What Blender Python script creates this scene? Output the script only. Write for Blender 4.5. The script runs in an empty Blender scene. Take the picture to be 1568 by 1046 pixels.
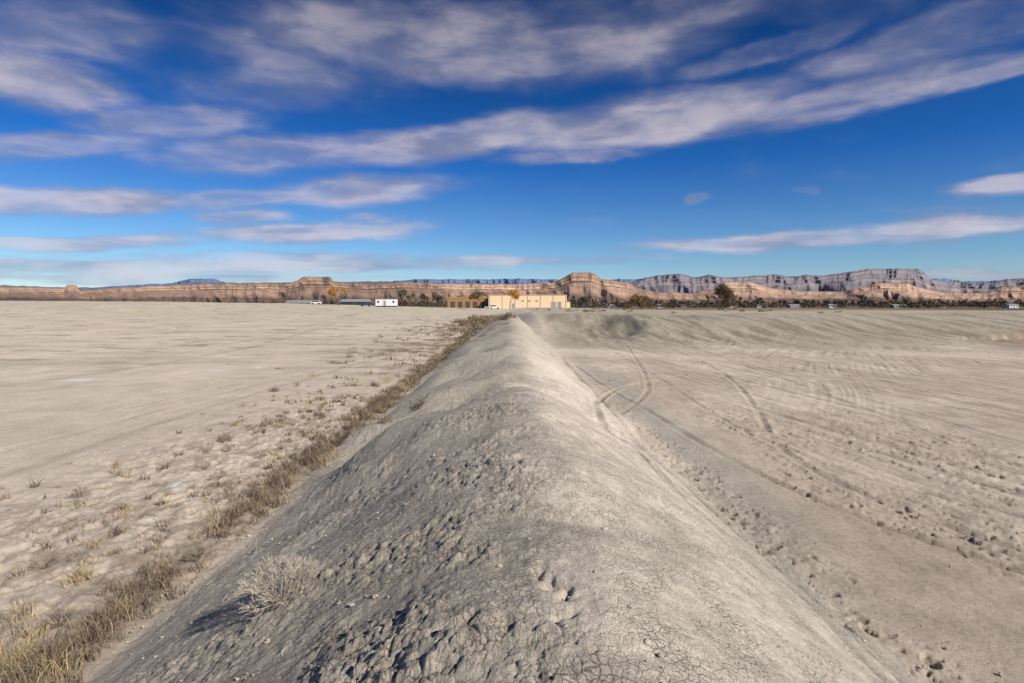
import bpy, math, random, time
import numpy as np
from mathutils import Vector
T0=time.time()
random.seed(4); rng=np.random.default_rng(7)
F=871.0; CX=784.0; HY=466.0; EYE=4.0

# ---------------------------------------------------------------- noise
def _h(ix,iy,s):
    ix=ix.astype(np.int64).astype(np.uint32); iy=iy.astype(np.int64).astype(np.uint32)
    n=ix*np.uint32(374761393)+iy*np.uint32(668265263)+np.uint32((s*2246822519+97)&0xffffffff)
    n=(n^(n>>np.uint32(13)))*np.uint32(1274126177)
    n=(n^(n>>np.uint32(16)))*np.uint32(2654435761)
    n=n^(n>>np.uint32(15))
    return n.astype(np.float64)/4294967296.0
def perlin(x,y,s=0):
    x=np.asarray(x,float);y=np.asarray(y,float)
    ix=np.floor(x);iy=np.floor(y);fx=x-ix;fy=y-iy
    ux=fx*fx*fx*(fx*(fx*6-15)+10);uy=fy*fy*fy*(fy*(fy*6-15)+10)
    def g(a,b):
        t=_h(ix+a,iy+b,s)*2*np.pi
        return np.cos(t)*(fx-a)+np.sin(t)*(fy-b)
    return ((g(0,0)*(1-ux)+g(1,0)*ux)*(1-uy)+(g(0,1)*(1-ux)+g(1,1)*ux)*uy)*1.5
def fbm(x,y,s=0,o=4,g=0.5):
    v=0;a=1;t=0
    for i in range(o):
        v=v+a*perlin(x*2**i,y*2**i,s+i*11);t+=a;a*=g
    return v/t*1.4
def worley(x,y,s=0):
    ix=np.floor(x);iy=np.floor(y)
    f1=np.full(x.shape,9.);f2=np.full(x.shape,9.);cid=np.zeros(x.shape)
    for a in(-1,0,1):
        for b in(-1,0,1):
            cx=ix+a;cy=iy+b
            px=cx+_h(cx,cy,s);py=cy+_h(cx,cy,s+5)
            d=np.hypot(px-x,py-y)
            m=d<f1
            f2=np.where(m,f1,np.minimum(f2,d))
            cid=np.where(m,_h(cx,cy,s+9),cid)
            f1=np.where(m,d,f1)
    return f1,f2,cid
def sm(a,b,x):
    t=np.clip((x-a)/(b-a),0,1);return t*t*(3-2*t)
def lerp(a,b,t): return a+(b-a)*t

# ---------------------------------------------------------------- terrain
def crest_x(Y): return np.interp(Y,[0,4,8,12,16,20,30,50,100],[.4,.4,.2,.3,-.05,.1,-.1,.0,-.3])+0.25*perlin(Y*.22,Y*0+3,5)*np.clip(Y/9,0,1)
def crest_h(Y): return np.interp(Y,[0,3,8,11,13,15.5,18,21,24,28,33,40,50,58,70,95,120],[2.2,2.25,2.2,2.32,2.05,1.6,1.55,1.85,2.1,1.75,1.6,1.95,1.95,1.8,2.3,2.4,1.5])+0.08*perlin(Y*.5,Y*0,8)
def macro(X,Y):
    X=np.asarray(X,float);Y=np.asarray(Y,float)
    ampL=np.interp(X,[-260,-110,-65,-30,0],[5.4,4.7,3.3,2.4,2.0])
    left=sm(30,210,Y)*ampL+sm(12,40,-X)*0.25*perlin(X*.02,Y*.03,3)
    wl=Y+3*perlin(X*.05,Y*.01,12)
    wall=sm(55,86,wl)
    right=2.55*wall+0.22*perlin(X*.09,Y*.09,14)*sm(50,65,Y)
    dp=np.hypot((X-11.3)/6.3,(Y-74)/12.0)+.12*perlin(X*.3,Y*.2,16)
    right=right-1.5*sm(1.05,.40,dp)
    dq=np.hypot((X-54)/6.0,(Y-63)/1.2)
    right=right-0.6*sm(1.0,.6,dq)
    t=sm(-2,4,X)
    base=lerp(left,right,t)
    fl=sm(262,520,Y); fr=sm(98,420,Y-60*sm(60,-20,X))
    fall=lerp(fl,fr,sm(20,60,X))
    base=lerp(base,-5.0,fall)
    base=np.where(Y<0,0,base)
    return base
def ridge(X,Y):
    xc=crest_x(Y);h=crest_h(Y)
    wl=4.75+0.5*perlin(Y*.18,Y*0+1,21); wr=3.75+0.35*perlin(Y*.2,Y*0+7,22)
    t=X-xc
    rad=np.interp(Y,[0,6,12,30],[.9,.75,.6,.5])+.2*perlin(Y*.3,Y*0+2,24)
    sa=np.sqrt(t*t+rad*rad)-rad
    k=sm(-.9,.9,t)
    wdt=lerp(wl,wr,k)-rad*.8
    s0=np.clip(sa/wdt,0,1.0)
    s=np.abs(t)/lerp(wl,wr,k)
    p=0.8*(1-s0)+0.2*(0.5+0.5*np.cos(np.pi*s0))
    sn=np.sin(np.pi*np.clip(s0,0,1))
    g=fbm(Y*.30+X*.10,X*.14,31,3)
    side=lerp(1.0,.35,k)
    p=p*h+side*(.55*g*sm(5,14,Y)+.16*g)*sn**.8
    p=p-.75*np.exp(-((Y-15.8-.5*t)/2.0)**2)*sn*(1-k)+.5*np.exp(-((Y-22.5+.5*t)/1.9)**2)*sn*(1-k)
    p=p-.5*np.exp(-((Y-29-.4*t)/2.6)**2)*sn*(1-k)+.35*np.exp(-((Y-11+.4*t)/1.6)**2)*sn*(1-k)
    p=p-.4*np.exp(-((Y-46-.4*t)/3.5)**2)*sn*(1-k)
    p=p+.10*fbm(X*.55,Y*.45,36,3)*(1-s0)
    end=1-sm(92,125,Y)
    return p*end,s
def zmac(X,Y):
    b=macro(X,Y);r,s=ridge(X,Y)
    k=0.16
    hh=np.clip(0.5+0.5*(r-b)/k,0,1)
    return lerp(b,r,hh)+k*hh*(1-hh)*0.5, s
def Z(x,y): return float(zmac(np.array([x]),np.array([y]))[0][0])
def ray(px,py):
    u=(px-CX)/F;v=(HY-py)/F
    d=np.geomspace(1.5,1500,5000)
    z=zmac(u*d,d)[0]
    i=np.argmax(EYE+v*d<z)
    if i==0:i=len(d)-1
    return u*d[i],d[i],z[i]
def gp(px,py,z=0.0):
    d=(EYE-z)*F/(py-HY);return ((px-CX)/F*d,d)
def polydist(X,Y,pts):
    best=np.full(X.shape,1e9)
    for (a,b),(c,d) in zip(pts[:-1],pts[1:]):
        dx,dy=c-a,d-b
        m=(X>min(a,c)-1.5)&(X<max(a,c)+1.5)&(Y>min(b,d)-1.5)&(Y<max(b,d)+1.5)
        if not m.any():continue
        x=X[m];y=Y[m]
        t=np.clip(((x-a)*dx+(y-b)*dy)/(dx*dx+dy*dy),0,1)
        best[m]=np.minimum(best[m],np.hypot(x-a-t*dx,y-b-t*dy))
    return best
def smoothpts(p,it=3):
    for _ in range(it):
        q=[p[0]]
        for a,b in zip(p[:-1],p[1:]):
            q.append((.75*a[0]+.25*b[0],.75*a[1]+.25*b[1]));q.append((.25*a[0]+.75*b[0],.25*a[1]+.75*b[1]))
        q.append(p[-1]);p=q
    return p
def trk(l): return smoothpts([gp(*q) for q in l],2)
tracks=[
 (trk([(1420,1200),(1260,1030),(1150,920),(1040,825),(965,745),(925,690),(908,645),(915,612),(960,590),(1050,575)]),.10,.08,.46),
 (trk([(1540,1200),(1370,1046),(1210,900),(1080,790),(985,700),(945,650),(925,620),(900,595),(860,550)]),.12,.03,.26),
 (trk([(880,560),(930,597),(985,625),(1060,672),(1150,722),(1300,790),(1600,890)]),.10,.03,.28),
 (trk([(1030,535),(1110,570),(1160,625),(1185,690),(1330,765),(1600,860)]),.10,.03,.24),
 (trk([(940,540),(1020,585),(1110,650),(1300,730),(1600,800)]),.09,.02,.20),
 (trk([(960,530),(1000,590),(975,620),(940,640)]),.10,.03,.24),
 (trk([(1020,520),(1150,560),(1320,610),(1600,690)]),.12,.02,.20),
 (trk([(1060,512),(1260,560),(1600,650)]),.14,.02,.20),
 (trk([(1000,512),(1200,580),(1600,730)]),.10,.02,.20),
 (trk([(1500,1180),(1230,960),(1080,850),(1000,770),(955,700)]),.06,.02,.2),
 (trk([(1100,530),(1300,590),(1600,655)]),.10,.02,.16),
 (trk([(1150,520),(1350,560),(1600,610)]),.12,.02,.16),
]
ltracks=[
 (trk([(-100,760),(60,710),(200,662),(330,620),(470,580),(600,540)]),.22,.02,.18),
 (trk([(-100,715),(60,680),(200,640),(340,602),(480,570)]),.20,.02,.14),
 (trk([(-100,680),(60,655),(200,625),(340,592),(480,562)]),.12,.02,.14),
 (trk([(-100,605),(120,575),(280,552),(430,525),(520,500)]),.35,.02,.20),
 (trk([(-100,590),(120,563),(280,541),(430,517),(510,497)]),.3,.02,.18),
]
fr=np.radians(np.arange(-49,49.01,0.10))
bk=np.radians(np.linspace(51,305,56))
ang=np.concatenate([fr,bk])
rr=np.concatenate([np.geomspace(0.4,2.4,16)[:-1],np.geomspace(2.4,60,660)[:-1],np.geomspace(60,420,210)[:-1],np.geomspace(420,40000,60)])
A,R=np.meshgrid(ang,rr)
X=(np.sin(A)*R).ravel();Y=(np.cos(A)*R).ravel();Rf=R.ravel()
Zm,S=zmac(X,Y)
tc_=X-crest_x(Y)
onr=sm(1.08,0.9,S)*(1-sm(95,125,Y))*np.where(Y<-30,0,1)
n2=fbm(X*.9,Y*.9,101,4)
leftm=sm(.5,-.6,tc_+.5*n2)
near=Rf<34
fade=sm(34,14,Rf); fade2=sm(120,50,Rf)
dz=np.zeros_like(X)
xn=X[near];yn=Y[near]
wx=xn+.03*perlin(xn*8,yn*8,40);wy=yn+.03*perlin(xn*8,yn*8,41)
f1,f2,cid=worley(wx*15,wy*15,50)
cells=np.clip((f2-f1)*5,0,1)**.6+0.5*cid
f1b,f2b,cidb=worley(wx*5.6+2,wy*5.6,52)
cellsb=np.clip((f2b-f1b)*5,0,1)*(.5+cidb)
patch=sm(-.3,.4,fbm(xn*.6+yn*.25,yn*.9,60,3))
on=onr[near];lm=leftm[near]
rough=on*lerp(0.30,lerp(.55,1.2,patch),lm)
fine=fbm(xn*9,yn*9,66,3)
d=rough*(0.012*cells+0.010*cellsb*patch+.016*fine)+on*0.03*fbm(xn*1.7,yn*1.7,61,3)*lerp(.5,.8,lm)
f1c,f2c,cc=worley(wx*10.5+7,wy*10.5,57)
d+=on*lerp(.12,1,lm)*0.024*np.clip((f2c-f1c)*3,0,1)*(cc>.6)*patch
wxx=xn+.07*perlin(xn*4,yn*4,42)+.05*perlin(xn*11,yn*11,44);wyy=yn+.07*perlin(xn*4,yn*4,43)+.05*perlin(xn*11,yn*11,45)
fl,_,cf=worley(wxx*3.4,wyy*2.6,58)
fl2,_,cf2=worley(wxx*6.5,wyy*6.5,59)
zl=sm(-4.2,-5.0,xn)*sm(-12,-8,xn+1.5*perlin(xn*.3,yn*.3,77))
d+=zl*(-0.05*sm(.38,.12,fl)*(cf>.45)-.03*sm(.4,.1,fl2)*(cf2>.4)+.06*fbm(xn*2.5,yn*2.5,64,4))
hz=sm(3.5,4.0,xn)*sm(5.4,4.7,xn+.4*perlin(xn,yn,71)+.02*yn)*sm(-.3,.2,perlin(xn*.8,yn*.5,75)+.1)
hz2=sm(6.0,7.3,xn+1.2*perlin(xn*.3,yn*.2,72))*sm(-.3,.2,perlin(xn*.25,yn*.09,73)+.12)
thr=.58+.3*(.5-.5*np.clip(perlin(xn*.9,yn*.9,76)*2,-1,1))*.8
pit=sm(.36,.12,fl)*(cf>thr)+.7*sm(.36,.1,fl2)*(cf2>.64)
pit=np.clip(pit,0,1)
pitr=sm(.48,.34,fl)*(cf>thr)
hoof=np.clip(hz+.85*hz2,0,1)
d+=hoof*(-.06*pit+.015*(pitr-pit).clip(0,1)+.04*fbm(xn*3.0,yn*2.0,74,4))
lp=[ray(*q)[:2] for q in [(540,1046),(620,1005),(690,965),(760,955),(850,968),(885,930),(840,880),(830,845)]]
ld=polydist(xn+.09*perlin(xn*9,yn*9,47)+.1*perlin(xn*2.5,yn*2.5,49),yn+.09*perlin(xn*7,yn*7,46),lp)
d-=.045*np.exp(-(ld/.035)**2)*sm(-.1,.4,perlin(xn*3,yn*3,48)+.1);d+=.012*np.exp(-((ld-.12)/.08)**2)
dz[near]=d*fade[near]
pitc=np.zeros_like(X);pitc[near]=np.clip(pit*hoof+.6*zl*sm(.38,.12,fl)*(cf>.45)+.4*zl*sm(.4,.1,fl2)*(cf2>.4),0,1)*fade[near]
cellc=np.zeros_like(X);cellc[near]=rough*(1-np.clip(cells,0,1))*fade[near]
cidc=np.zeros_like(X);cidc[near]=(cid-.5)*fade[near]
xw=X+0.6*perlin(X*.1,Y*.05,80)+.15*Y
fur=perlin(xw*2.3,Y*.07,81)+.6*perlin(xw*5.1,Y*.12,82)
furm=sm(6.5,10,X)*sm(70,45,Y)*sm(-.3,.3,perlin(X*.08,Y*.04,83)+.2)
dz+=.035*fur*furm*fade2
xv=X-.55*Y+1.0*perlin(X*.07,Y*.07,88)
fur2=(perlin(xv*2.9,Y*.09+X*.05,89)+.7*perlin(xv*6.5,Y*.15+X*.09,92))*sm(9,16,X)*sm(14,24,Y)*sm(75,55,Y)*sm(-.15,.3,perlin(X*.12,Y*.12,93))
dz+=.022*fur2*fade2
furf=perlin(X*.9+.2*Y,Y*.07,85)*sm(9,20,X)*sm(40,60,Y)*sm(110,85,Y)
dz+=sm(50,60,Y)*sm(105,88,Y)*sm(3,9,X)*.12*fbm(X*.8,Y*.2,86,4)
dz+=.035*fbm(X*.35,Y*.35,90,4)*(1-onr)*fade2+ .25*fbm(X*.02,Y*.02,91,3)*sm(40,120,Rf)*sm(500,300,Rf)
tdark=np.zeros_like(X)
m=(Rf<130)&(np.abs(A.ravel())<.87)
xm,ym=X[m],Y[m];jx=xm+.04*perlin(xm*2,ym*2,5)
for pts,w,dep,dk in tracks+ltracks:
    dd=polydist(jx,ym,pts)
    br=.45+.55*np.clip(perlin(xm*.5,ym*.5,int(w*1000))*2+.6,0,1)
    g=np.exp(-(dd/w)**2)
    dz[m]+=-dep*g*br+dep*.6*np.exp(-((dd-1.9*w)/(.7*w))**2)*br
    tdark[m]=np.maximum(tdark[m],dk*g*br)
Zf=Zm+dz

# --- albedo
def C(*c): return np.array(c)
def mixc(a,b,t): return a*(1-t[:,None])+b*t[:,None]
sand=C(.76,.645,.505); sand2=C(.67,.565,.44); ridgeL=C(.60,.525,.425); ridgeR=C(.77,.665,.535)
n1=fbm(X*.12,Y*.12,100,4);n3=fbm(X*.03,Y*.06,102,3)
col=mixc(np.tile(sand,(len(X),1)),sand2,sm(-.4,.5,n1))
st=fbm(X*.05+Y*.02,Y*.22,103,4)
col=mixc(col,C(.56,.485,.37),.6*sm(.0,.5,st)*sm(20,50,Rf))
col=mixc(col,C(.60,.53,.36),.6*sm(70,150,Y)*sm(500,300,Rf)*sm(0,-10,X)*sm(-.6,.2,n3))
dkp=fbm(X*.18,Y*.45,112,4)
col=mixc(col,C(.31,.265,.19),.65*sm(.25,.48,dkp)*sm(28,45,Y)*sm(-4,-10,X))
rt=sm(3,6,X)
col=mixc(col,C(.62,.505,.385),rt*.85*sm(-.5,.3,n1))
bank=rt*sm(47,60,Y+5*n1)
col=mixc(col,C(.43,.38,.28),bank*.85)
col=mixc(col,C(.28,.245,.18),rt*sm(56,66,Y)*sm(-.1,.4,fbm(X*.5,Y*.08,104,3))*.75)
col=mixc(col,C(.54,.46,.33),rt*sm(84,92,Y)*.7)
col=mixc(col,C(.42,.28,.20),sm(38,46,X)*sm(48,56,Y)*sm(74,64,Y)*.7*sm(-.3,.3,n1))
dpp=np.hypot((X-11.3)/6.3,(Y-76)/11.0)
col=mixc(col,C(.22,.19,.14),sm(1.1,.75,dpp)*.5*sm(-.3,.2,n2+.1))  # shade of the dug hollow, painted into the soil colour
vor=fbm(X*2.2,Y*.9,113,3)
col*= (1-.14*sm(-.1,.5,vor)*rt*(1-onr)*fade2)[:,None]
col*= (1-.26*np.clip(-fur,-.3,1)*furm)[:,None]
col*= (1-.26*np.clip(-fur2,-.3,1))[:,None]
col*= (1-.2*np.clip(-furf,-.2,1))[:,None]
rc=mixc(np.tile(ridgeL,(len(X),1)),ridgeR,sm(-.4,.6,tc_+.5*n2))  # clay tones by flank, with shaded left and sunlit right painted in
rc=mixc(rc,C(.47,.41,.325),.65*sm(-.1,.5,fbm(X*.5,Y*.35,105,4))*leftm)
rc=mixc(rc,C(.56,.49,.385),(sm(13,20,Y)*.8)*sm(1.4,.2,X))
rc=mixc(rc,C(.50,.45,.36),sm(.1,.6,fbm(X*1.2,Y*.25,106,3))*.5*sm(.8,2.2,X))
rc=mixc(rc,C(.42,.37,.28),sm(22,45,Y)*.6)
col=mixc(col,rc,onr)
gb=np.exp(-((X-4.4-.02*Y)/1.0)**2)*sm(-.3,.3,fbm(X*.5,Y*.15,107,3)+.1)
col=mixc(col,C(.46,.42,.35),gb*.7*sm(70,30,Y))
lt=np.exp(-((X+5.1+.35*perlin(Y*.3,Y*0,23))/.5)**2)*(1-sm(95,125,Y))*sm(-1,1,Y)
col=mixc(col,C(.23,.175,.12),lt*(.55+.35*sm(-.2,.4,n2)))
wd=np.exp(-((X+9)/5.0)**2)*sm(25,45,Y)*sm(130,90,Y)*sm(.0,.3,fbm(X*.22,Y*.3,108,4))
col=mixc(col,C(.27,.22,.155),wd*.8)
zlf=sm(-4.2,-5.4,X)*sm(-13,-7,X)*sm(34,18,Y)
col=mixc(col,C(.40,.32,.23),zlf*sm(-.1,.35,fbm(X*1.8,Y*1.4,109,4))*.65)
for px,py,rx,ry in[(275,571,.6,.25),(395,563,.5,.35),(335,567,.5,.15),(118,582,1.0,.3),(265,744,.12,.2)]:
    a,b=gp(px,py);q=np.hypot((X-a)/rx,(Y-b)/(ry*2.2))+1.6*n2
    col=mixc(col,C(.88,.86,.83),sm(1,.6,q)*.8)
col*=(1-tdark)[:,None]
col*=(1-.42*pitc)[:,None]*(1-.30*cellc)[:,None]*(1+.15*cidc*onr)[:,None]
col*=(1+.14*n2*fade2+.08*n3)[:,None]
vf=sm(300,520,Rf)
vcol=mixc(np.tile(C(.24,.165,.11),(len(X),1)),C(.13,.105,.07),sm(-.2,.4,fbm(X*.004,Y*.0015,110,4)))
vcol=mixc(vcol,C(.34,.26,.18),sm(.2,.5,fbm(X*.003,Y*.002,111,3))*sm(1500,900,Rf))
col=mixc(col,vcol,vf)
col=np.clip(col,.01,.9)
print('terrain np',time.time()-T0)

def mesh_np(name,V,Q,mat=None,smooth=False,colr=None,extra=None):
    me=bpy.data.meshes.new(name)
    V=np.asarray(V,np.float32);Q=np.asarray(Q,np.int32);k=Q.shape[1]
    me.vertices.add(len(V));me.vertices.foreach_set('co',V.ravel())
    me.loops.add(Q.size);me.loops.foreach_set('vertex_index',Q.ravel())
    me.polygons.add(len(Q));me.polygons.foreach_set('loop_start',np.arange(len(Q),dtype=np.int32)*k)
    me.polygons.foreach_set('use_smooth',np.full(len(Q),smooth))
    me.update(calc_edges=True)
    if colr is not None:
        ca=me.color_attributes.new('Col','FLOAT_COLOR','POINT')
        c4=np.ones((len(V),4),np.float32);c4[:,:3]=colr;ca.data.foreach_set('color',c4.ravel())
    if extra is not None:
        for n,v in extra.items():
            at=me.attributes.new(n,'FLOAT','POINT');at.data.foreach_set('value',np.asarray(v,np.float32))
    ob=bpy.data.objects.new(name,me);bpy.context.scene.collection.objects.link(ob)
    if mat: me.materials.append(mat)
    return ob

# ---------------------------------------------------------------- materials
def newmat(name):
    m=bpy.data.materials.new(name);m.use_nodes=True
    nt=m.node_tree;b=nt.nodes['Principled BSDF'];b.inputs['Roughness'].default_value=.95
    b.inputs['Specular IOR Level'].default_value=.15
    return m,nt,b
def N(nt,t,**k):
    n=nt.nodes.new(t)
    for a,v in k.items():setattr(n,a,v)
    return n
def ground_mat():
    m,nt,b=newmat('clay_soil');L=nt.links.new
    at=N(nt,'ShaderNodeAttribute',attribute_name='Col')
    ac=N(nt,'ShaderNodeAttribute',attribute_name='clod')
    geo=N(nt,'ShaderNodeNewGeometry')
    no=N(nt,'ShaderNodeTexNoise');no.inputs['Scale'].default_value=9;no.inputs['Detail'].default_value=7;no.inputs['Roughness'].default_value=.72
    L(geo.outputs['Position'],no.inputs['Vector'])
    nf=N(nt,'ShaderNodeTexNoise');nf.inputs['Scale'].default_value=85;nf.inputs['Detail'].default_value=4;nf.inputs['Roughness'].default_value=.7
    L(geo.outputs['Position'],nf.inputs['Vector'])
    mr=N(nt,'ShaderNodeMapRange');mr.inputs['From Min'].default_value=.3;mr.inputs['From Max'].default_value=.7;mr.inputs['To Min'].default_value=.80;mr.inputs['To Max'].default_value=1.16
    L(no.outputs[0],mr.inputs[0])
    mr2=N(nt,'ShaderNodeMapRange');mr2.inputs['From Min'].default_value=.3;mr2.inputs['From Max'].default_value=.7;mr2.inputs['To Min'].default_value=.80;mr2.inputs['To Max'].default_value=1.14
    L(nf.outputs[0],mr2.inputs[0])
    mu=N(nt,'ShaderNodeMath',operation='MULTIPLY');L(mr.outputs[0],mu.inputs[0]);L(mr2.outputs[0],mu.inputs[1])
    wv=N(nt,'ShaderNodeMix',data_type='VECTOR');wv.inputs[0].default_value=.07
    L(geo.outputs['Position'],wv.inputs[4]);L(no.outputs['Color'],wv.inputs[5])
    vo=N(nt,'ShaderNodeTexVoronoi',feature='DISTANCE_TO_EDGE',voronoi_dimensions='2D');vo.inputs['Scale'].default_value=21
    L(wv.outputs[1],vo.inputs['Vector'])
    cr=N(nt,'ShaderNodeMapRange');cr.inputs['From Max'].default_value=.11;cr.inputs['To Min'].default_value=1;cr.inputs['To Max'].default_value=0
    L(vo.outputs['Distance'],cr.inputs[0])
    gate=N(nt,'ShaderNodeMapRange');gate.inputs['From Min'].default_value=.40;gate.inputs['From Max'].default_value=.62
    n3=N(nt,'ShaderNodeTexNoise');n3.inputs['Scale'].default_value=3.3;n3.inputs['Detail'].default_value=4;L(geo.outputs['Position'],n3.inputs['Vector']);L(n3.outputs[0],gate.inputs[0])
    c1=N(nt,'ShaderNodeMath',operation='MULTIPLY');L(cr.outputs[0],c1.inputs[0]);L(gate.outputs[0],c1.inputs[1])
    c2=N(nt,'ShaderNodeMath',operation='MULTIPLY');L(c1.outputs[0],c2.inputs[0]);L(ac.outputs['Fac'],c2.inputs[1])
    cd=N(nt,'ShaderNodeMath',operation='MULTIPLY_ADD');L(c2.outputs[0],cd.inputs[0]);cd.inputs[1].default_value=-.34;cd.inputs[2].default_value=1
    m3=N(nt,'ShaderNodeMath',operation='MULTIPLY');L(mu.outputs[0],m3.inputs[0]);L(cd.outputs[0],m3.inputs[1])
    vm=N(nt,'ShaderNodeVectorMath',operation='SCALE');L(at.outputs['Color'],vm.inputs[0]);L(m3.outputs[0],vm.inputs['Scale'])
    L(vm.outputs[0],b.inputs['Base Color'])
    hh=N(nt,'ShaderNodeMath',operation='MULTIPLY_ADD');L(c2.outputs[0],hh.inputs[0]);hh.inputs[1].default_value=-.8
    h2=N(nt,'ShaderNodeMath',operation='MULTIPLY_ADD');L(no.outputs[0],h2.inputs[0]);h2.inputs[1].default_value=2.0
    L(nf.outputs[0],h2.inputs[2]);L(h2.outputs[0],hh.inputs[2])
    bu=N(nt,'ShaderNodeBump');bu.inputs['Strength'].default_value=.9;bu.inputs['Distance'].default_value=.022
    L(hh.outputs[0],bu.inputs['Height']);L(bu.outputs[0],b.inputs['Normal'])
    return m
nA=len(ang);nR=len(rr)
i=np.arange(nR-1)[:,None]*nA;j=np.arange(nA)[None,:];j2=(j+1)%nA
Q=np.stack([i+j,i+nA+j,i+nA+j2,i+j2],-1).reshape(-1,4)[:,::-1]
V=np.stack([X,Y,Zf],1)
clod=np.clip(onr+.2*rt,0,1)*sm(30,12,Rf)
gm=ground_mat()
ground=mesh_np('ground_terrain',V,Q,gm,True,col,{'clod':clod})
print('ground',time.time()-T0)

# ---------------------------------------------------------------- cliffs
def cliff_mat(name,cols,haze,hz,scale):
    m,nt,b=newmat(name);L=nt.links.new
    geo=N(nt,'ShaderNodeNewGeometry')
    at=N(nt,'ShaderNodeAttribute',attribute_name='strat')
    no=N(nt,'ShaderNodeTexNoise');no.inputs['Scale'].default_value=scale;no.inputs['Detail'].default_value=6
    L(geo.outputs['Position'],no.inputs['Vector'])
    ad=N(nt,'ShaderNodeMath',operation='MULTIPLY_ADD');L(no.outputs[0],ad.inputs[0]);ad.inputs[1].default_value=.3
    L(at.outputs['Fac'],ad.inputs[2])
    su=N(nt,'ShaderNodeMath',operation='SUBTRACT');L(ad.outputs[0],su.inputs[0]);su.inputs[1].default_value=.15
    cr=N(nt,'ShaderNodeValToRGB');els=cr.color_ramp.elements
    while len(els)<len(cols):els.new(.5)
    for e,(p,c) in zip(els,cols):
        e.position=p;e.color=(*c,1)
    L(su.outputs[0],cr.inputs[0])
    n2=N(nt,'ShaderNodeTexNoise');n2.inputs['Scale'].default_value=scale*5;n2.inputs['Detail'].default_value=6;L(geo.outputs['Position'],n2.inputs['Vector'])
    mr=N(nt,'ShaderNodeMapRange');mr.inputs['From Min'].default_value=.3;mr.inputs['From Max'].default_value=.7;mr.inputs['To Min'].default_value=.78;mr.inputs['To Max'].default_value=1.2
    L(n2.outputs[0],mr.inputs[0])
    n4=N(nt,'ShaderNodeTexNoise');n4.inputs['Scale'].default_value=scale*.22;n4.inputs['Detail'].default_value=3;L(geo.outputs['Position'],n4.inputs['Vector'])
    mr4=N(nt,'ShaderNodeMapRange');mr4.inputs['From Min'].default_value=.38;mr4.inputs['From Max'].default_value=.62;mr4.inputs['To Min'].default_value=.62;mr4.inputs['To Max'].default_value=1.12  # broad dark zones in the rock colour, painted in place of cloud shadows
    L(n4.outputs[0],mr4.inputs[0])
    mm=N(nt,'ShaderNodeMath',operation='MULTIPLY');L(mr.outputs[0],mm.inputs[0]);L(mr4.outputs[0],mm.inputs[1])
    vm=N(nt,'ShaderNodeVectorMath',operation='SCALE');L(cr.outputs[0],vm.inputs[0]);L(mm.outputs[0],vm.inputs['Scale'])
    mx=N(nt,'ShaderNodeMix',data_type='RGBA');mx.inputs[0].default_value=haze;mx.inputs[7].default_value=(*hz,1)  # aerial haze, blended into the rock colour of each range
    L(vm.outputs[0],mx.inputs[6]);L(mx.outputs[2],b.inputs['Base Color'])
    return m
def scarp(name,sky,D,zfoot,amp,depth,mat,seed,freq=1.0,n=2400,gul=1.0):
    u=np.linspace(-1.35,1.35,n)
    px=u*F+CX
    ys=np.interp(px,[p[0] for p in sky],[p[1] for p in sky])
    ys=ys+1.3*fbm(px*.05,px*0,seed+1,4)
    ts=np.concatenate([np.linspace(0,.12,5)[:-1],np.linspace(.12,.62,26)[:-1],np.linspace(.62,1,30),[1.05,1.3]])
    rows=[];strat=[]
    wx=u*D/1000.
    rid=1-np.abs(fbm(wx*1.1*freq,wx*0+.5,seed,3))*2.2
    big=fbm(wx*.35*freq,wx*0+.2,seed+3,3)
    top=(HY-ys)/F
    for t in ts:
        g1=1-np.abs(perlin(wx*4.2*freq+.6*t,wx*0+t*.8,seed+7))*2.4
        g2=1-np.abs(perlin(wx*11*freq+.4*t,wx*0+t*1.5,seed+8))*2.4
        g3=1-np.abs(perlin(wx*27*freq,wx*0+t*2,seed+9))*2.4
        if t<.62:
            hz_=t/.62; hf=.02+.64*(hz_**1.35)
            hor=hz_*depth*.8
            ga=np.sin(np.pi*min(hz_*.8+.15,1))
        elif t<=1:
            k=(t-.62)/.38
            stp=[(0,0),(.25,.12),(.32,.40),(.55,.52),(.62,.76),(.85,.86),(.93,1),(1,1)]
            hf=.66+.34*np.interp(k,[s[0] for s in stp],[s[1] for s in stp])
            hor=depth*.8+k*depth*.3;ga=.34+.15*(1-k)
        else:
            hf=1.0-(t-1)*.12;hor=depth*(1.1+(t-1)*12);ga=.3
        Yd=D+hor-amp*(rid*.7+big*1.4)*(1-.25*hf)-gul*ga*(amp*.5*g1+amp*.26*g2+amp*.09*g3)
        topz=np.maximum(EYE+top*(D+depth*.9-amp*(rid*.7+big*1.4)*.75),zfoot+5)
        z=zfoot+(topz-zfoot)*hf
        if .1<t<.62: z=z+(topz-zfoot)*.08*gul*(g1*.6+g2*.5)*ga
        if t<=0.0: z=z*0-12
        rows.append(np.stack([u*Yd,Yd,z],1));strat.append(np.full(n,hf)+0.0*u)
    V=np.concatenate(rows);S_=np.concatenate(strat)
    m=len(ts)
    i=np.arange(m-1)[:,None]*n;j=np.arange(n-1)[None,:]
    Q=np.stack([i+j,i+j+1,i+n+j+1,i+n+j],-1).reshape(-1,4)
    return mesh_np(name,V,Q,mat,False,None,{'strat':S_})
apr=(.17,.11,.08)
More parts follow.
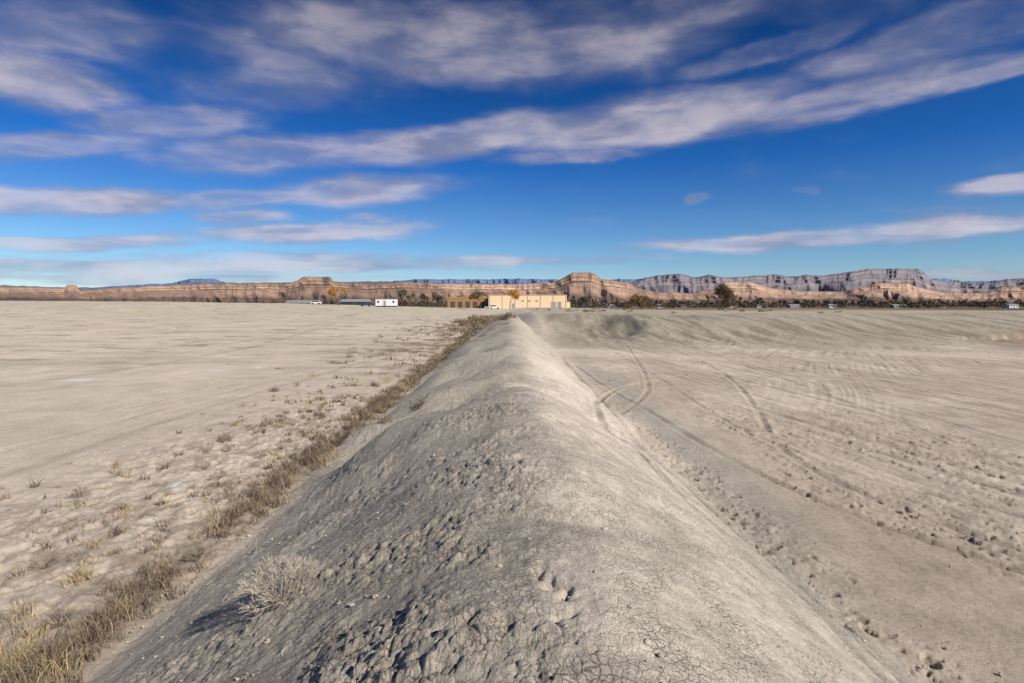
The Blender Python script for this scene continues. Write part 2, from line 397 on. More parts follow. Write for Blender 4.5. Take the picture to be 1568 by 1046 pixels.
L1=[(-500,440),(0,439),(90,441),(98,440),(104,436),(117,436),(123,445),(150,443),(220,438),(280,436),(330,434),(440,433),(456,429),(464,423),(505,423),(511,431),(560,434),(620,431),(700,434),(800,435),(850,431),(866,423),(878,416),(905,416),(914,420),(920,427),(960,431),(975,440),(1000,446),(1060,449),(1095,441),(1110,431),(1150,432),(1180,440),(1220,446),(1290,446),(1325,438),(1345,433),(1390,433),(1405,440),(1450,448),(1510,449),(1530,441),(1568,438),(2000,440)]
L2=[(-500,436),(0,436),(140,441),(200,439),(260,436),(285,432),(420,432),(520,431),(600,431),(800,434),(960,432),(978,430),(988,424),(1010,420),(1040,418),(1060,423),(1085,420),(1095,422),(1120,424),(1180,419),(1215,423),(1235,420),(1260,421),(1300,415),(1330,410),(1405,410),(1415,416),(1424,427),(1470,431),(1520,434),(1535,427),(1568,425),(2000,425)]
L3=[(-500,434),(0,438),(140,440),(200,436),(265,433),(290,426),(330,426),(345,433),(440,432),(600,430),(640,427),(740,427),(800,426),(860,428),(950,427),(1100,424),(1220,423),(1440,426),(1480,430),(1568,428),(2000,430)]
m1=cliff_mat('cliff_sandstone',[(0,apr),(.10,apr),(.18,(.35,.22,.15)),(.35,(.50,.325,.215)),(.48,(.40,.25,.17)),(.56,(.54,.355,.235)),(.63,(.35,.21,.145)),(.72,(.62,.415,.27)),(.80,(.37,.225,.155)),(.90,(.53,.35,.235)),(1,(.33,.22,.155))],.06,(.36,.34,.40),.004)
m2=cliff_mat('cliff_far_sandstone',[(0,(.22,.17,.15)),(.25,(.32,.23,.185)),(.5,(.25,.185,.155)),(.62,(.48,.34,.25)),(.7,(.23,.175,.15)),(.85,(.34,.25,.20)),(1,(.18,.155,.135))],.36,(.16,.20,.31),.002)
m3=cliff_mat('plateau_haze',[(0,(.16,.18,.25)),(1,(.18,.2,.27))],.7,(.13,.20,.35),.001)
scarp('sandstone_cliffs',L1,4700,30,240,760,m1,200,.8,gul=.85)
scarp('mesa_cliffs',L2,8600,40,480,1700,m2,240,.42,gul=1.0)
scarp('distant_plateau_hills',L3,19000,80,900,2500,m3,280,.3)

# ---------------------------------------------------------------- vegetation
def leafmat(name):
    m,nt,b=newmat(name);L=nt.links.new
    at=N(nt,'ShaderNodeAttribute',attribute_name='Col')
    no=N(nt,'ShaderNodeTexNoise');no.inputs['Scale'].default_value=3
    geo=N(nt,'ShaderNodeNewGeometry');L(geo.outputs['Position'],no.inputs['Vector'])
    mr=N(nt,'ShaderNodeMapRange');mr.inputs['To Min'].default_value=.75;mr.inputs['To Max'].default_value=1.25;L(no.outputs[0],mr.inputs[0])
    vm=N(nt,'ShaderNodeVectorMath',operation='SCALE');L(at.outputs['Color'],vm.inputs[0]);L(mr.outputs[0],vm.inputs['Scale'])
    L(vm.outputs[0],b.inputs['Base Color']);return m
vegm=leafmat('dry_vegetation')
def blades(base,height,width,lean,colr):
    n=len(base)
    th=rng.uniform(0,2*np.pi,n);ph=rng.uniform(0,2*np.pi,n)
    w=np.stack([np.cos(ph),np.sin(ph),0*ph],1)*width[:,None]*.5
    ld=np.stack([np.cos(th),np.sin(th),0*th],1)*(lean*height)[:,None]
    up=np.array([0,0,1.])
    p1=base+ld*.35+up*(height*.6)[:,None]
    p2=base+ld+up*height[:,None]*.98
    V=np.stack([base-w,base+w,p1+w*.7,p1-w*.7,p2+w*.25,p2-w*.25],1).reshape(-1,3)
    k=np.arange(n)[:,None]*6
    Q=np.concatenate([k+np.array([[0,1,2,3]]),k+np.array([[3,2,4,5]])])
    return V,Q,np.repeat(colr,6,0)
pos=[];hts=[];nb=[];sp=[];pc=[]
def tufts():
    B=[];Hh=[];W=[];Lc=[];Cc=[]
    pal=np.array([[.40,.31,.19],[.33,.25,.155],[.27,.205,.13],[.42,.34,.22],[.26,.21,.155],[.17,.13,.09],[.14,.11,.08]])
    for (x,y),h,k,s,c0 in zip(pos,hts,nb,sp,pc):
        a=rng.uniform(0,2*np.pi,k);r=s*np.sqrt(rng.uniform(0,1,k))
        B.append(np.stack([x+np.cos(a)*r,y+np.sin(a)*r,np.zeros(k)],1));Hh.append(h*rng.uniform(.3,1.15,k));W.append(np.full(k,0.0022+.0009*y))
        Lc.append(rng.uniform(.2,1.1,k));c=np.array(c0) if c0 else pal[rng.integers(0,7)]
        Cc.append(c*rng.uniform(.7,1.25,(k,1)))
    B=np.concatenate(B);B[:,2]=zmac(B[:,0],B[:,1])[0]-.01
    return blades(B,np.concatenate(Hh),np.concatenate(W),np.concatenate(Lc),np.concatenate(Cc))
Yt=np.arange(0,130,.1);Tt=-5.1-.35*perlin(Yt*.3,Yt*0,23)
toe=lambda y: float(np.interp(y,Yt,Tt))
def pn(x,y,s): return float(perlin(np.array([x]),np.array([y]),s)[0])
def add(x,y,h,k,s,c=None):pos.append((x,y));hts.append(h);nb.append(int(k));sp.append(s);pc.append(c)
for _ in range(1200):
    y=3.5+random.random()**1.6*100
    if pn(y*.6,1.,34)<-.3:continue
    add(toe(y)+random.gauss(0,.22+.003*y),y,random.uniform(.08,.28)+.001*y,random.randint(14,34),.10+.003*y,(.19,.145,.10) if random.random()<.35 else None)
for _ in range(850):
    y=4+random.random()**1.2*24; x=toe(y)-abs(random.gauss(0,2.4))-.3
    if pn(x*.6,y*.4,33)<-.1: continue
    add(x,y,random.uniform(.05,.24),random.randint(8,26),.10)
for _ in range(420):
    y=28+random.random()*85; x=toe(y)-abs(random.gauss(0,1.4+.05*y))
    add(x,y,random.uniform(.1,.28),20,.35)
for _ in range(130):
    y=random.uniform(70,125);x=-3-.02*y+random.gauss(0,2.0)
    add(x,y,random.uniform(.4,.9),60,.6)
for _ in range(40):
    y=random.uniform(90,170);x=random.uniform(5,60); add(x,y,random.uniform(.2,.5),40,.5)
for px,py in [(20,1000),(50,965),(10,1015),(70,1030),(140,890)]:
    q=gp(px,py)
    for _ in range(3): add(q[0]+random.gauss(0,.14),q[1]+random.gauss(0,.14),.24,40,.16,(.46,.36,.19))
for px,py in [(420,600),(590,648),(620,600),(640,625),(410,650),(345,675)]:
    q=ray(px,py); add(q[0],q[1],.3,60,.2)
v,q,c=tufts()
mesh_np('dry_grass',v,q,vegm,False,c)

def tube_segments(segs,K=4):
    P0=np.array([s[0] for s in segs]);P1=np.array([s[1] for s in segs])
    r0=np.array([s[2] for s in segs]);r1=np.array([s[3] for s in segs]);cc=np.array([s[4] for s in segs])
    d=P1-P0;d/=np.linalg.norm(d,axis=1)[:,None]+1e-9
    ref=np.where(np.abs(d[:,2:3])>.9,np.array([[1.,0,0]]),np.array([[0,0,1.]]))
    a=np.cross(d,ref);a/=np.linalg.norm(a,axis=1)[:,None]+1e-9;b=np.cross(d,a)
    V=[]
    for P,r in((P0,r0),(P1,r1)):
        for k in range(K):
            t=2*np.pi*k/K;V.append(P+(a*np.cos(t)+b*np.sin(t))*r[:,None])
    V=np.stack(V,1).reshape(-1,3);base=np.arange(len(segs))[:,None]*2*K
    Q=np.concatenate([base+np.array([[k,(k+1)%K,K+(k+1)%K,K+k]]) for k in range(K)])
    return V,Q,np.repeat(cc,2*K,0)
def rvec():
    v=np.array([random.gauss(0,1) for _ in range(3)]);return v/np.linalg.norm(v)
def grow(segs,tips,p,d,l,r,depth,col,spread=.6,up=.15,nch=(2,4)):
    nseg=2
    for _ in range(nseg):
        d2=d+rvec()*.18;d2/=np.linalg.norm(d2);p2=p+d2*l/nseg
        segs.append((p,p2,r,r*.8,col));p=p2;d=d2;r*=.8
        if depth<=2:tips.append(p)
    if depth==0:return
    for _ in range(random.randint(*nch)):
        nd=d+rvec()*spread+np.array([0,0,up]);nd/=np.linalg.norm(nd)
        grow(segs,tips,p,nd,l*random.uniform(.62,.85),r*.72,depth-1,col,spread,up,nch)
def quads(cen,size,colr):
    n=len(cen);a=rng.normal(size=(n,3));a/=np.linalg.norm(a,axis=1)[:,None];b=np.cross(a,rng.normal(size=(n,3)));b/=np.linalg.norm(b,axis=1)[:,None]
    s=size[:,None]
    V=np.stack([cen-a*s-b*s*.6,cen+a*s-b*s*.6,cen+a*s*.8+b*s*.7,cen-a*s*.7+b*s*.6],1).reshape(-1,3)
    return V,np.arange(4*n).reshape(-1,4),np.repeat(colr,4,0)
def merge(parts):
    V=[];Q=[];Cc=[];o=0
    for v,q,c in parts:
        V.append(v);Q.append(q+o);Cc.append(c);o+=len(v)
    return np.concatenate(V),np.concatenate(Q),np.concatenate(Cc)
def tree(name,px,Y,h,w,leaf,nleaf,lsize,bark=(.13,.10,.075),depth=5,spread=.65,nstem=1):
    x=(px-CX)/F*Y;z=Z(x,Y)-.1
    segs=[];tips=[]
    for s in range(nstem):
        d=np.array([random.gauss(0,.12*nstem),random.gauss(0,.12*nstem),1.]);d/=np.linalg.norm(d)
        grow(segs,tips,np.array([random.gauss(0,.3)*(nstem>1),0,0.]),d,1.,.09,depth,bark,spread)
    tp=np.array(tips);zmax=tp[:,2].max();wx=np.percentile(np.abs(tp[:,0]),97)
    sc=np.array([w*.5/wx,w*.5/wx,h/zmax])
    segs=[(a*sc,b*sc,max(r0*h/zmax,.025),max(r1*h/zmax,.02),c) for a,b,r0,r1,c in segs]
    tp=tp*sc
    parts=[tube_segments(segs)]
    if nleaf:
        ii=rng.integers(0,len(tp),nleaf);c=tp[ii]+rng.normal(0,lsize*1.6,(nleaf,3))
        clump=np.sin(tp[ii,0]*1.7+3)*np.cos(tp[ii,2]*2.1)*.25+1
        lc=np.array(leaf)[None,:]*(clump*rng.uniform(.6,1.35,nleaf))[:,None]
        parts.append(quads(c,rng.uniform(.5,1.2,nleaf)*lsize,lc))
    v,q,c=merge(parts)
    ob=mesh_np(name,v,q,vegm,False,c);ob.location=(x,Y,z);return ob
tree('autumn_cottonwood_tree',781,222,7.6,6.2,(.55,.27,.05),2000,.18)
tree('autumn_cottonwood_tree',518,235,7.4,6.5,(.50,.27,.07),1700,.18)
tree('brown_tree',735,215,7.0,6.8,(.18,.12,.06),1500,.17)
tree('bare_cottonwood_tree',1098,235,13,15,(.16,.125,.07),4600,.19,nstem=3,depth=6,bark=(.08,.065,.05))
tree('bare_cottonwood_tree',984,215,7.2,11.5,(.25,.17,.08),3800,.18,nstem=4,depth=5)
tree('juniper_tree',893,260,6,4.5,(.07,.08,.045),1000,.19)
for px,hh,ww,cc in[(615,8,4.5,(.12,.12,.055)),(629,6,4,(.19,.16,.08)),(646,6.5,4.5,(.10,.095,.055)),(660,7,4,(.17,.14,.07)),(674,5.5,4,(.10,.10,.055)),(702,5.5,4,(.18,.12,.06))]:
    tree('elm_tree',px,268,hh,ww,cc,900,.18,depth=4)
def distant(name,items):
    parts=[]
    it=np.array([(a[0],a[1]) for a in items]);zz_=zmac(it[:,0],it[:,1])[0]
    for (x,y,h,w,c),z in zip(items,zz_):
        n=60
        ph=rng.uniform(0,2*np.pi,n);rr_=np.sqrt(rng.uniform(0,1,n));zz=rng.uniform(.12,1,n)
        prof=np.sin(np.pi*np.clip(zz*.9+.08,0,1))**.6
        cx=x+np.cos(ph)*rr_*w*.5*prof;cy=y+np.sin(ph)*rr_*w*.5*prof;cz=z+h*zz*rng.uniform(.8,1.05,n)
        cl_=np.array(c)*rng.uniform(.6,1.4,(n,1))
        parts.append(quads(np.stack([cx,cy,cz],1),np.full(n,h*.11)*rng.uniform(.6,1.3,n),cl_))
        parts.append(tube_segments([(np.array([x,y,z-.2]),np.array([x,y,z+h*.6]),h*.03,h*.015,(.1,.08,.06))]))
    v,q,c=merge(parts);return mesh_np(name,v,q,vegm,False,c)
it=[]
pal=[(.10,.075,.05),(.13,.095,.06),(.085,.08,.045),(.16,.115,.07),(.11,.10,.07),(.08,.07,.05)]
for _ in range(900):
    u=random.uniform(.1,1.25);y=random.uniform(560,1500)
    it.append((u*y,y,random.uniform(4,9)*(1 if random.random()<.85 else 1.4),random.uniform(7,15),random.choice(pal)))
for _ in range(280):
    u=random.uniform(-.5,.12);y=random.uniform(600,1100)
    it.append((u*y,y,random.uniform(6,9),random.uniform(6,12),random.choice(pal)))
for _ in range(40):
    u=random.uniform(-.13,.14);y=random.uniform(262,330)
    it.append((u*y,y,random.uniform(2,4),random.uniform(3,5),random.choice(pal)))
distant('distant_tree_line',it)

def shrub(name,px,py,h,w,col,tw=4,depth=4,r=.012):
    x,y,z=ray(px,py)
    segs=[];tips=[]
    for s in range(tw):
        a=random.uniform(0,6.28);d=np.array([math.cos(a)*.9,math.sin(a)*.9,random.uniform(.5,1.3)]);d/=np.linalg.norm(d)
        cc=tuple(np.array(col)*random.uniform(.75,1.2))
        grow(segs,tips,np.array([0,0,-.02]),d,1.,.03,depth,cc,.55,.18,(2,3))
    tp=np.array(tips);zmax=np.percentile(tp[:,2],97);wx=np.percentile(np.abs(tp[:,0]),95)
    sc=np.array([w*.5/wx,w*.5/wx,h/zmax])
    segs=[(a*sc,b*sc,max(r*r0/.03,.0018),max(r*r1/.03,.0015),c) for a,b,r0,r1,c in segs]
    v,q,c=tube_segments(segs);ob=mesh_np(name,v,q,vegm,False,c);ob.location=(x,y,z);return ob
shrub('sagebrush',428,925,.36,.66,(.48,.42,.34),40,4,.006)
for px,py in[(70,870),(250,815),(335,735),(125,760),(300,860),(230,880),(405,655),(310,720),(350,690),(90,960)]:
    shrub('dry_shrub',px,py,.2,.32,(.27,.21,.15),14,3,.004)
print('veg',time.time()-T0)

import bmesh
bm=bmesh.new();bmesh.ops.create_icosphere(bm,subdivisions=1,radius=1);bm.verts.ensure_lookup_table()
iv=np.array([v.co[:] for v in bm.verts]);iq=np.array([[v.index for v in f.verts] for f in bm.faces]);bm.free()
n=5200
cy=2.6+rng.uniform(0,1,n)**1.8*30
k=rng.uniform(0,1,n)
cx=np.where(k<.66,-rng.uniform(-.8,5.2,n),np.where(k<.8,rng.uniform(3.2,5.5,n),rng.uniform(4,26,n)))
cx=np.where(k>.92,-rng.uniform(5,16,n),cx)
cz=zmac(cx,cy)[0]+.008
s=.004+.018*rng.uniform(0,1,n)**5+.0005*cy
P=iv[None]*(1+.35*rng.normal(size=(n,len(iv),1)).clip(-1,1))*s[:,None,None]*np.array([1,1,.7])
P=P+np.stack([cx,cy,cz],1)[:,None,:]
Qt=(iq[None]+np.arange(n)[:,None,None]*len(iv)).reshape(-1,3)
cc=np.repeat(np.array([[.52,.45,.36]])*rng.uniform(.65,1.1,(n,1)),len(iv),0)
mesh_np('clay_clods',P.reshape(-1,3),Qt,vegm,False,cc)

# ---------------------------------------------------------------- buildings
def pmat(name,c,rough=.8,var=.08,scale=1.5):
    m,nt,b=newmat(name);L=nt.links.new;b.inputs['Roughness'].default_value=rough
    no=N(nt,'ShaderNodeTexNoise');no.inputs['Scale'].default_value=scale;no.inputs['Detail'].default_value=5
    geo=N(nt,'ShaderNodeNewGeometry');L(geo.outputs['Position'],no.inputs['Vector'])
    mr=N(nt,'ShaderNodeMapRange');mr.inputs['To Min'].default_value=1-2*var;mr.inputs['To Max'].default_value=1+2*var;L(no.outputs[0],mr.inputs[0])
    vm=N(nt,'ShaderNodeVectorMath',operation='SCALE');vm.inputs[0].default_value=c;L(mr.outputs[0],vm.inputs['Scale']);L(vm.outputs[0],b.inputs['Base Color'])
    return m
M_tan=pmat('tan_stucco',(.82,.61,.40),.8,.04);M_or=pmat('ochre_block',(.36,.205,.10));M_trim=pmat('trim',(.55,.37,.22));M_roof=pmat('roof',(.3,.27,.24))
M_dark=pmat('dark_opening',(.05,.05,.05));M_white=pmat('white_paint',(.78,.78,.78),.5,.03);M_grey=pmat('metal_grey',(.3,.3,.3),.5);M_glass=pmat('window_glass',(.04,.05,.06),.15)
M_wood=pmat('weathered_wood',(.10,.075,.055));M_red=pmat('rust_roof',(.25,.12,.08));M_car=pmat('car_dark',(.06,.07,.1),.3);M_tyre=pmat('tyre',(.02,.02,.02))
def box(nm,par,x0,x1,y0,y1,z0,z1,mat,bev=0.0):
    me=bpy.data.meshes.new(nm);b=bmesh.new();bmesh.ops.create_cube(b,size=1)
    for v in b.verts:
        v.co=(lerp(x0,x1,v.co.x+.5),lerp(y0,y1,v.co.y+.5),lerp(z0,z1,v.co.z+.5))
    if bev:bmesh.ops.bevel(b,geom=b.edges[:],offset=bev,segments=2,affect='EDGES')
    b.to_mesh(me);b.free();me.materials.append(mat)
    o=bpy.data.objects.new(nm,me);bpy.context.scene.collection.objects.link(o);o.parent=par;return o
def prism(nm,par,prof,y0,y1,mat,axis='y'):
    me=bpy.data.meshes.new(nm);n=len(prof)
    if axis=='y':vs=[(a,y0,b) for a,b in prof]+[(a,y1,b) for a,b in prof]
    else:vs=[(y0,a,b) for a,b in prof]+[(y1,a,b) for a,b in prof]
    fs=[tuple(range(n)),tuple(range(2*n-1,n-1,-1))]+[(i,(i+1)%n,n+(i+1)%n,n+i) for i in range(n)]
    me.from_pydata(vs,[],fs);me.materials.append(mat)
    b=bmesh.new();b.from_mesh(me);bmesh.ops.recalc_face_normals(b,faces=b.faces);b.to_mesh(me);b.free()
    o=bpy.data.objects.new(nm,me);bpy.context.scene.collection.objects.link(o);o.parent=par;return o
def emp(nm,x,y,z,rot=0):
    e=bpy.data.objects.new(nm,None);e.location=(x,y,z);e.rotation_euler=(0,0,rot);bpy.context.scene.collection.objects.link(e);return e
D=240
W=emp('tan_warehouse',0,D,Z(0,D)-.1)
xl,xr=(748-CX)/F*D,(868-CX)/F*D
box('walls',W,xl,xr,0,26,0,5.8,M_tan);box('roof',W,xl+.3,xr-.3,.3,25.7,5.8,5.95,M_roof)
box('parapet_cap',W,xl-.12,xr+.12,-.12,-.01,5.7,6.05,M_trim)
box('parapet_cap_side',W,xr+.01,xr+.12,.03,26,5.7,6.05,M_trim)
for k in range(7):
    xx=lerp(xl+.3,xr-.5,k/6);box('pilaster_%d'%k,W,xx,xx+.3,-.10,-.002,0,5.65,M_trim)
for k,(a,b_,zt) in enumerate([(.80,.86,3.0),(.88,.93,3.0),(.30,.33,2.3)]):
    box('door_%d'%k,W,lerp(xl,xr,a),lerp(xl,xr,b_),-.06,-.003,.05,zt,M_grey)
for k in range(3):
    a=lerp(xl,xr,.42+k*.09);box('window_%d'%k,W,a,a+1.0,-.05,-.003,3.0,3.7,M_grey)
box('side_annex',W,xr+.13,xr+2,6,16,0,3.0,M_tan);box('annex_roof',W,xr+.14,xr+2.2,5.8,16.2,3.0,3.2,M_roof)
box('loading_dock',W,xl-1.6,xl-.14,-3.5,4,0,1.1,M_grey)
W2=emp('ochre_storage_building',0,D+8,Z(-18,D+8)-.1)
x2=(685-CX)/F*(D+8);x3=(747-CX)/F*(D+8)-.6
box('walls',W2,x2,x3,0,16,0,4.7,M_or);box('roof',W2,x2-.2,x3+.1,-.2,16.2,4.7,4.95,M_trim)
for k in range(5):
    a=lerp(x2,x3,.08+.19*k);box('bay_door_%d'%k,W2,a,a+2,-.05,-.004,0,3.0,M_wood)
def house(nm,px,Y,w,d,h,wall,roof,rot=0):
    x=(px-CX)/F*Y;z=Z(x,Y)-.15;e=emp(nm,x,Y,z,rot)
    box('walls',e,-w/2,w/2,-d/2,d/2,0,h,wall)
    prism('roof',e,[(-d/2-.4,h),(d/2+.4,h),(0,h+d*.22)],-w/2-.4,w/2+.4,roof,axis='x')
    box('door',e,-.5,.5,-d/2-.05,-d/2-.004,.05,2.1,M_wood)
    for k,a in enumerate((-.34,.22,.36)):box('window_%d'%k,e,a*w,a*w+1.1,-d/2-.05,-d/2-.004,1.1,2.1,M_glass)
    return e
x=(592-CX)/F*225;e=emp('white_site_trailer',x,225,Z(x,225)-.05)
box('body',e,-4.1,4.1,-1.4,1.4,.45,3.1,M_white,.06);box('roof',e,-4.2,4.2,-1.5,1.5,3.1,3.22,M_grey)
box('door',e,-.9,0,-1.46,-1.404,.5,2.5,M_grey)
for k,a in enumerate((-3.4,2.6)):box('window_%d'%k,e,a,a+.8,-1.45,-1.404,1.7,2.4,M_glass)
box('skirt',e,-4.0,4.0,-1.3,1.3,0,.45,M_dark);box('step',e,-1.1,.2,-2.3,-1.47,0,.4,M_wood)
house('long_shed',465,330,18,7,1.9,M_grey,M_grey);house('long_shed',545,300,14,7,2.0,M_dark,M_grey)
for px,Y,w,h,wl,rf in[(1166,700,12,2.6,M_white,M_grey),(1120,680,10,2.4,M_tan,M_red),(1275,620,9,2.8,M_white,M_grey),(1215,680,14,2.4,M_grey,M_grey),(1375,640,14,2.4,M_grey,M_grey),(1440,700,9,2.4,M_tan,M_red),(1548,600,10,3,M_white,M_grey),(1040,620,12,2.6,M_grey,M_red),(935,640,9,2.6,M_grey,M_grey),(1010,600,6,2.6,M_white,M_grey)]:
    house('farm_house',px,Y,w,8,h,wl,rf,random.uniform(-.25,.25))
def pole(px,Y,h):
    x=(px-CX)/F*Y;z=Z(x,Y)-.3;bc=(.12,.09,.07)
    segs=[(np.array([0,0,0.]),np.array([0,0,h]),.17,.11,bc),(np.array([-1.2,0,h-.6]),np.array([1.2,0,h-.6]),.07,.07,bc),(np.array([-.6,0,h-1.3]),np.array([.6,0,h-1.3]),.05,.05,bc)]
    v,q,c=tube_segments(segs,6);o=mesh_np('utility_pole',v,q,vegm,False,c);o.location=(x,Y,z)
for px,Y,h in[(356,300,10),(573,262,5.5),(430,420,10),(708,330,8.5),(912,400,10),(1180,500,11),(1335,520,10),(1515,450,10),(300,430,9.5)]:pole(px,Y,h)
def car(nm,px,Y,mat,rot=0):
    x=(px-CX)/F*Y;e=emp(nm,x,Y,Z(x,Y)+.0,rot)
    prism('body',e,[(-2.2,.35),(2.2,.35),(2.25,.85),(1.2,.98),(-2.1,1.0),(-2.25,.7)],-.85,.85,mat)
    prism('cabin',e,[(-1.9,1.003),(.95,.99),(.3,1.5),(-1.4,1.52)],-.75,.75,M_glass);box('roof_panel',e,-1.35,.25,-.7,.7,1.523,1.56,mat)
    for k,(a,b_) in enumerate(((-1.4,-.9),(1.4,-.9),(-1.4,.7),(1.4,.7))):
        me=bpy.data.meshes.new('wheel');b=bmesh.new();bmesh.ops.create_cone(b,cap_ends=True,segments=14,radius1=.36,radius2=.36,depth=.2)
        b.to_mesh(me);b.free();me.materials.append(M_tyre);o=bpy.data.objects.new('wheel_%d'%k,me);bpy.context.scene.collection.objects.link(o);o.parent=e;o.location=(a,b_+.1,.36);o.rotation_euler=(math.pi/2,0,0)
car('parked_car',757,232,M_white,.2);car('parked_car',484,250,M_white);car('parked_car',560,240,M_car,.1);car('parked_car',900,250,M_car)

# ---------------------------------------------------------------- sun + sky
SAZ=math.radians(132);SEL=math.radians(35)
sd=Vector((math.cos(SEL)*math.sin(SAZ),math.cos(SEL)*math.cos(SAZ),math.sin(SEL)))
sl=bpy.data.lights.new('sun','SUN');sl.energy=4.95;sl.angle=math.radians(.5);sl.color=(1,.945,.87)
so=bpy.data.objects.new('sun',sl);so.rotation_euler=(-sd).to_track_quat('-Z','Y').to_euler();bpy.context.scene.collection.objects.link(so)
w=bpy.data.worlds.new('World');bpy.context.scene.world=w;w.use_nodes=True
nt=w.node_tree;L=nt.links.new;nt.nodes.clear()
out=N(nt,'ShaderNodeOutputWorld');bg=N(nt,'ShaderNodeBackground');L(bg.outputs[0],out.inputs[0])
sky=N(nt,'ShaderNodeTexSky',sky_type='NISHITA');sky.sun_disc=False;sky.sun_elevation=SEL;sky.sun_rotation=SAZ
sky.air_density=1.0;sky.dust_density=.3;sky.ozone_density=2.5;sky.altitude=1200
tc=N(nt,'ShaderNodeTexCoord');sep=N(nt,'ShaderNodeSeparateXYZ');L(tc.outputs['Generated'],sep.inputs[0])
def M(op,a,b=None,c=None):
    n=N(nt,'ShaderNodeMath',operation=op)
    for i_,v_ in enumerate((a,b,c)):
        if v_ is None:continue
        if isinstance(v_,(int,float)):n.inputs[i_].default_value=v_
        else:L(v_,n.inputs[i_])
    return n.outputs[0]
az=M('ARCTAN2',sep.outputs[0],sep.outputs[1]);el=M('ARCSINE',sep.outputs[2])
zc=M('MAXIMUM',M('ADD',sep.outputs[2],.05),.02)
cp=N(nt,'ShaderNodeCombineXYZ');L(M('DIVIDE',sep.outputs[0],zc),cp.inputs[0]);L(M('DIVIDE',sep.outputs[1],zc),cp.inputs[1])
def noise(vec,sc,det,rough,scale3=(1,1,1),rot=0,dist=0):
    mp=N(nt,'ShaderNodeMapping');mp.inputs['Scale'].default_value=scale3;mp.inputs['Rotation'].default_value=(0,0,rot);L(vec,mp.inputs['Vector'])
    n=N(nt,'ShaderNodeTexNoise');n.inputs['Scale'].default_value=sc;n.inputs['Detail'].default_value=det;n.inputs['Roughness'].default_value=rough;n.inputs['Distortion'].default_value=dist
    L(mp.outputs[0],n.inputs['Vector']);return n
ae=N(nt,'ShaderNodeCombineXYZ');L(az,ae.inputs[0]);L(el,ae.inputs[1])
wn=noise(ae.outputs[0],5,5,.6,(1,3,1))
ws=N(nt,'ShaderNodeVectorMath',operation='SUBTRACT');L(wn.outputs['Color'],ws.inputs[0]);ws.inputs[1].default_value=(.5,.5,.5)
wm=N(nt,'ShaderNodeVectorMath',operation='MULTIPLY');L(ws.outputs[0],wm.inputs[0]);wm.inputs[1].default_value=(.16,.04,0)
wa=N(nt,'ShaderNodeVectorMath',operation='ADD');L(ae.outputs[0],wa.inputs[0]);L(wm.outputs[0],wa.inputs[1])
clouds=[(400,235,260,36,3,1),(700,215,300,40,7,1.1),(1000,187,300,48,9,1.2),(1300,150,300,36,9,1.05),(1530,108,220,24,12,.85),
(640,60,340,85,-2,1.0),(860,85,260,64,4,1.0),(470,90,200,75,0,.75),(1000,20,380,45,4,.7),
(80,40,260,80,0,.75),(60,130,190,50,-6,1.1),(270,185,190,44,0,.85),(100,225,280,28,3,.8),(400,140,280,55,5,.5),(250,60,200,60,0,.3),
(110,305,320,28,0,1.2),(350,302,220,22,3,1.0),(545,290,170,34,3,1.0),(370,330,80,18,0,.95),
(90,370,300,17,0,1.15),(490,356,220,23,3,1.2),(560,335,80,16,4,.85),
(150,408,420,18,0,1.05),(600,406,400,15,1,1.0),(820,400,280,12,0,.8),(400,398,320,13,0,.9),(250,425,560,12,0,.9),
(1180,370,340,18,2,1.05),(1450,352,280,26,3,1.15),(1545,286,120,19,4,1.1),(1066,300,26,11,6,.95),(1225,294,36,10,0,.75),(880,243,150,14,4,.85),
(1420,55,280,55,16,.75),(1540,25,220,60,10,.7),(1180,75,250,28,14,.6),(1250,10,220,34,0,.5),(1500,322,250,9,2,.5),(1400,420,320,9,0,.8)]
acc=None
for cx_,cy_,rx,ry,ro,wt in clouds:
    a=math.atan((cx_-CX)/F);ca=math.cos(a);e_=math.atan((HY-cy_)/F*ca)
    sx=rx/F*ca*ca;sy=ry/F*ca*math.cos(e_)**2
    mp=N(nt,'ShaderNodeMapping',vector_type='TEXTURE')
    mp.inputs['Location'].default_value=(a,e_,0)
    t0=math.atan(((HY-cy_)/F*ca)*-math.sin(a)/ (1+((HY-cy_)/F*ca)**2))
    mp.inputs['Rotation'].default_value=(0,0,math.radians(ro)/max(ca,.7)+t0)
    mp.inputs['Scale'].default_value=(sx*1.15,sy*1.15,1)
    L(wa.outputs[0],mp.inputs['Vector'])
    g=N(nt,'ShaderNodeTexGradient',gradient_type='SPHERICAL');L(mp.outputs[0],g.inputs[0])
    s_=M('MULTIPLY',M('MINIMUM',M('MULTIPLY',g.outputs['Fac'],1.8),1.0),wt)
    acc=s_ if acc is None else M('SMOOTH_MAX',acc,s_,.25)
cn=noise(cp.outputs[0],.9,7,.54,(.55,1.5,1),.12,.4)
cn2=noise(ae.outputs[0],8,6,.54,(1,2.2,1),-.12,.3)
nn=M('ADD',M('MULTIPLY',cn.outputs[0],.5),M('MULTIPLY',cn2.outputs[0],.5))
dens=M('ADD',M('MULTIPLY',acc,.75),M('MULTIPLY',M('SUBTRACT',nn,.5),1.6))
mr=N(nt,'ShaderNodeMapRange',interpolation_type='SMOOTHSTEP');mr.inputs['From Min'].default_value=.12;mr.inputs['From Max'].default_value=1.15;mr.inputs['To Max'].default_value=.9;L(dens,mr.inputs[0])
alpha=mr.outputs[0]
cn3=noise(ae.outputs[0],6,5,.55,(1,3.5,1),-.1,.3)
mb=N(nt,'ShaderNodeMapRange',interpolation_type='SMOOTHSTEP');mb.inputs['From Min'].default_value=.36;mb.inputs['From Max'].default_value=.66
L(M('ADD',cn3.outputs[0],M('MULTIPLY',M('SUBTRACT',dens,.7),.25)),mb.inputs[0])
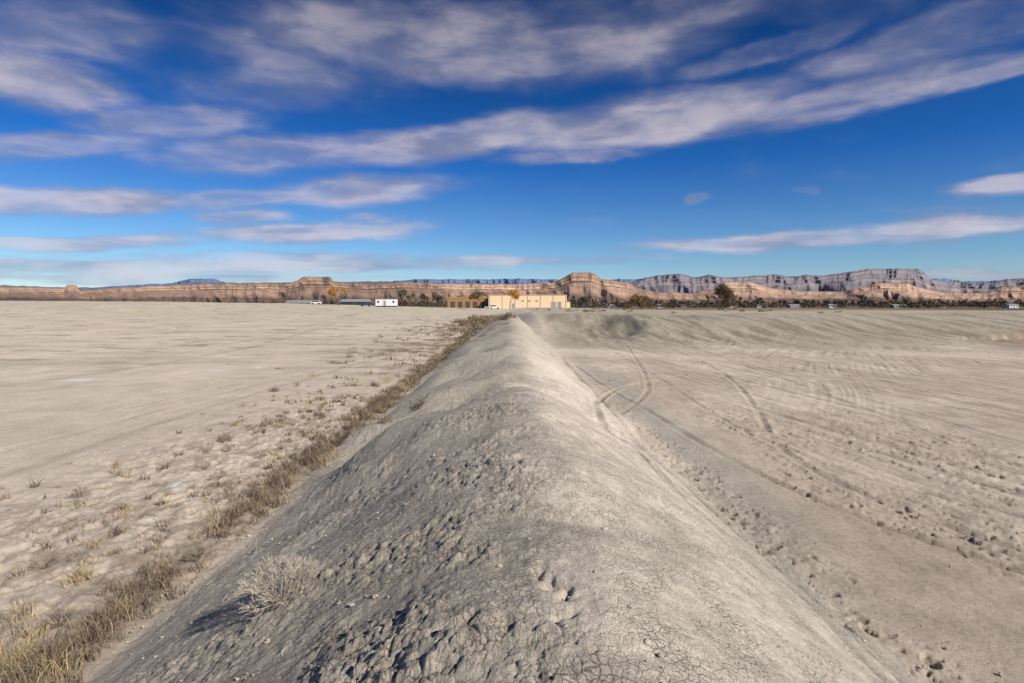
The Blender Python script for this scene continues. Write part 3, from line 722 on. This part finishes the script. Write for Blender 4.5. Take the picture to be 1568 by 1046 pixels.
hf_=N(nt,'ShaderNodeMapRange');hf_.inputs['From Min'].default_value=.1;hf_.inputs['From Max'].default_value=.45;hf_.inputs['To Min'].default_value=1.12;hf_.inputs['To Max'].default_value=.76;L(sep.outputs[2],hf_.inputs[0])
cc_=N(nt,'ShaderNodeMix',data_type='RGBA');L(mb.outputs[0],cc_.inputs[0]);cc_.inputs[6].default_value=(.26,.28,.41,1);cc_.inputs[7].default_value=(.60,.55,.62,1)
grade=N(nt,'ShaderNodeValToRGB');L(M('MULTIPLY',sep.outputs[2],1.6),grade.inputs[0])
E=grade.color_ramp.elements;E[0].position=0;E[0].color=(.80,.86,.98,1);E[1].position=1;E[1].color=(.04,.20,.42,1)
e2=E.new(.14);e2.color=(.52,.77,1.0,1);e3=E.new(.38);e3.color=(.11,.46,.95,1);e4=E.new(.7);e4.color=(.035,.26,.58,1)
sm_=N(nt,'ShaderNodeMix',data_type='RGBA',blend_type='MULTIPLY');sm_.inputs[0].default_value=1;L(sky.outputs[0],sm_.inputs[6]);L(grade.outputs[0],sm_.inputs[7])
STR=.10
cs0=N(nt,'ShaderNodeVectorMath',operation='SCALE');L(cc_.outputs[2],cs0.inputs[0]);L(hf_.outputs[0],cs0.inputs['Scale'])
cs=N(nt,'ShaderNodeVectorMath',operation='SCALE');L(cs0.outputs[0],cs.inputs[0]);cs.inputs['Scale'].default_value=1/STR
fin=N(nt,'ShaderNodeMix',data_type='RGBA');L(alpha,fin.inputs[0]);L(sm_.outputs[2],fin.inputs[6]);L(cs.outputs[0],fin.inputs[7])
L(fin.outputs[2],bg.inputs[0]);bg.inputs[1].default_value=STR

# ---------------------------------------------------------------- camera
cam=bpy.data.cameras.new('camera');co=bpy.data.objects.new('camera',cam);bpy.context.scene.collection.objects.link(co)
cam.sensor_width=36;cam.lens=F/1568*36;cam.clip_end=100000;cam.clip_start=.05
co.location=(0,0,EYE);co.rotation_euler=(math.pi/2,0,0);cam.shift_y=-(523-HY)/1568
bpy.context.scene.camera=co
sc=bpy.context.scene;sc.view_settings.view_transform='Standard';sc.view_settings.look='None';sc.view_settings.exposure=0
print('done',time.time()-T0)
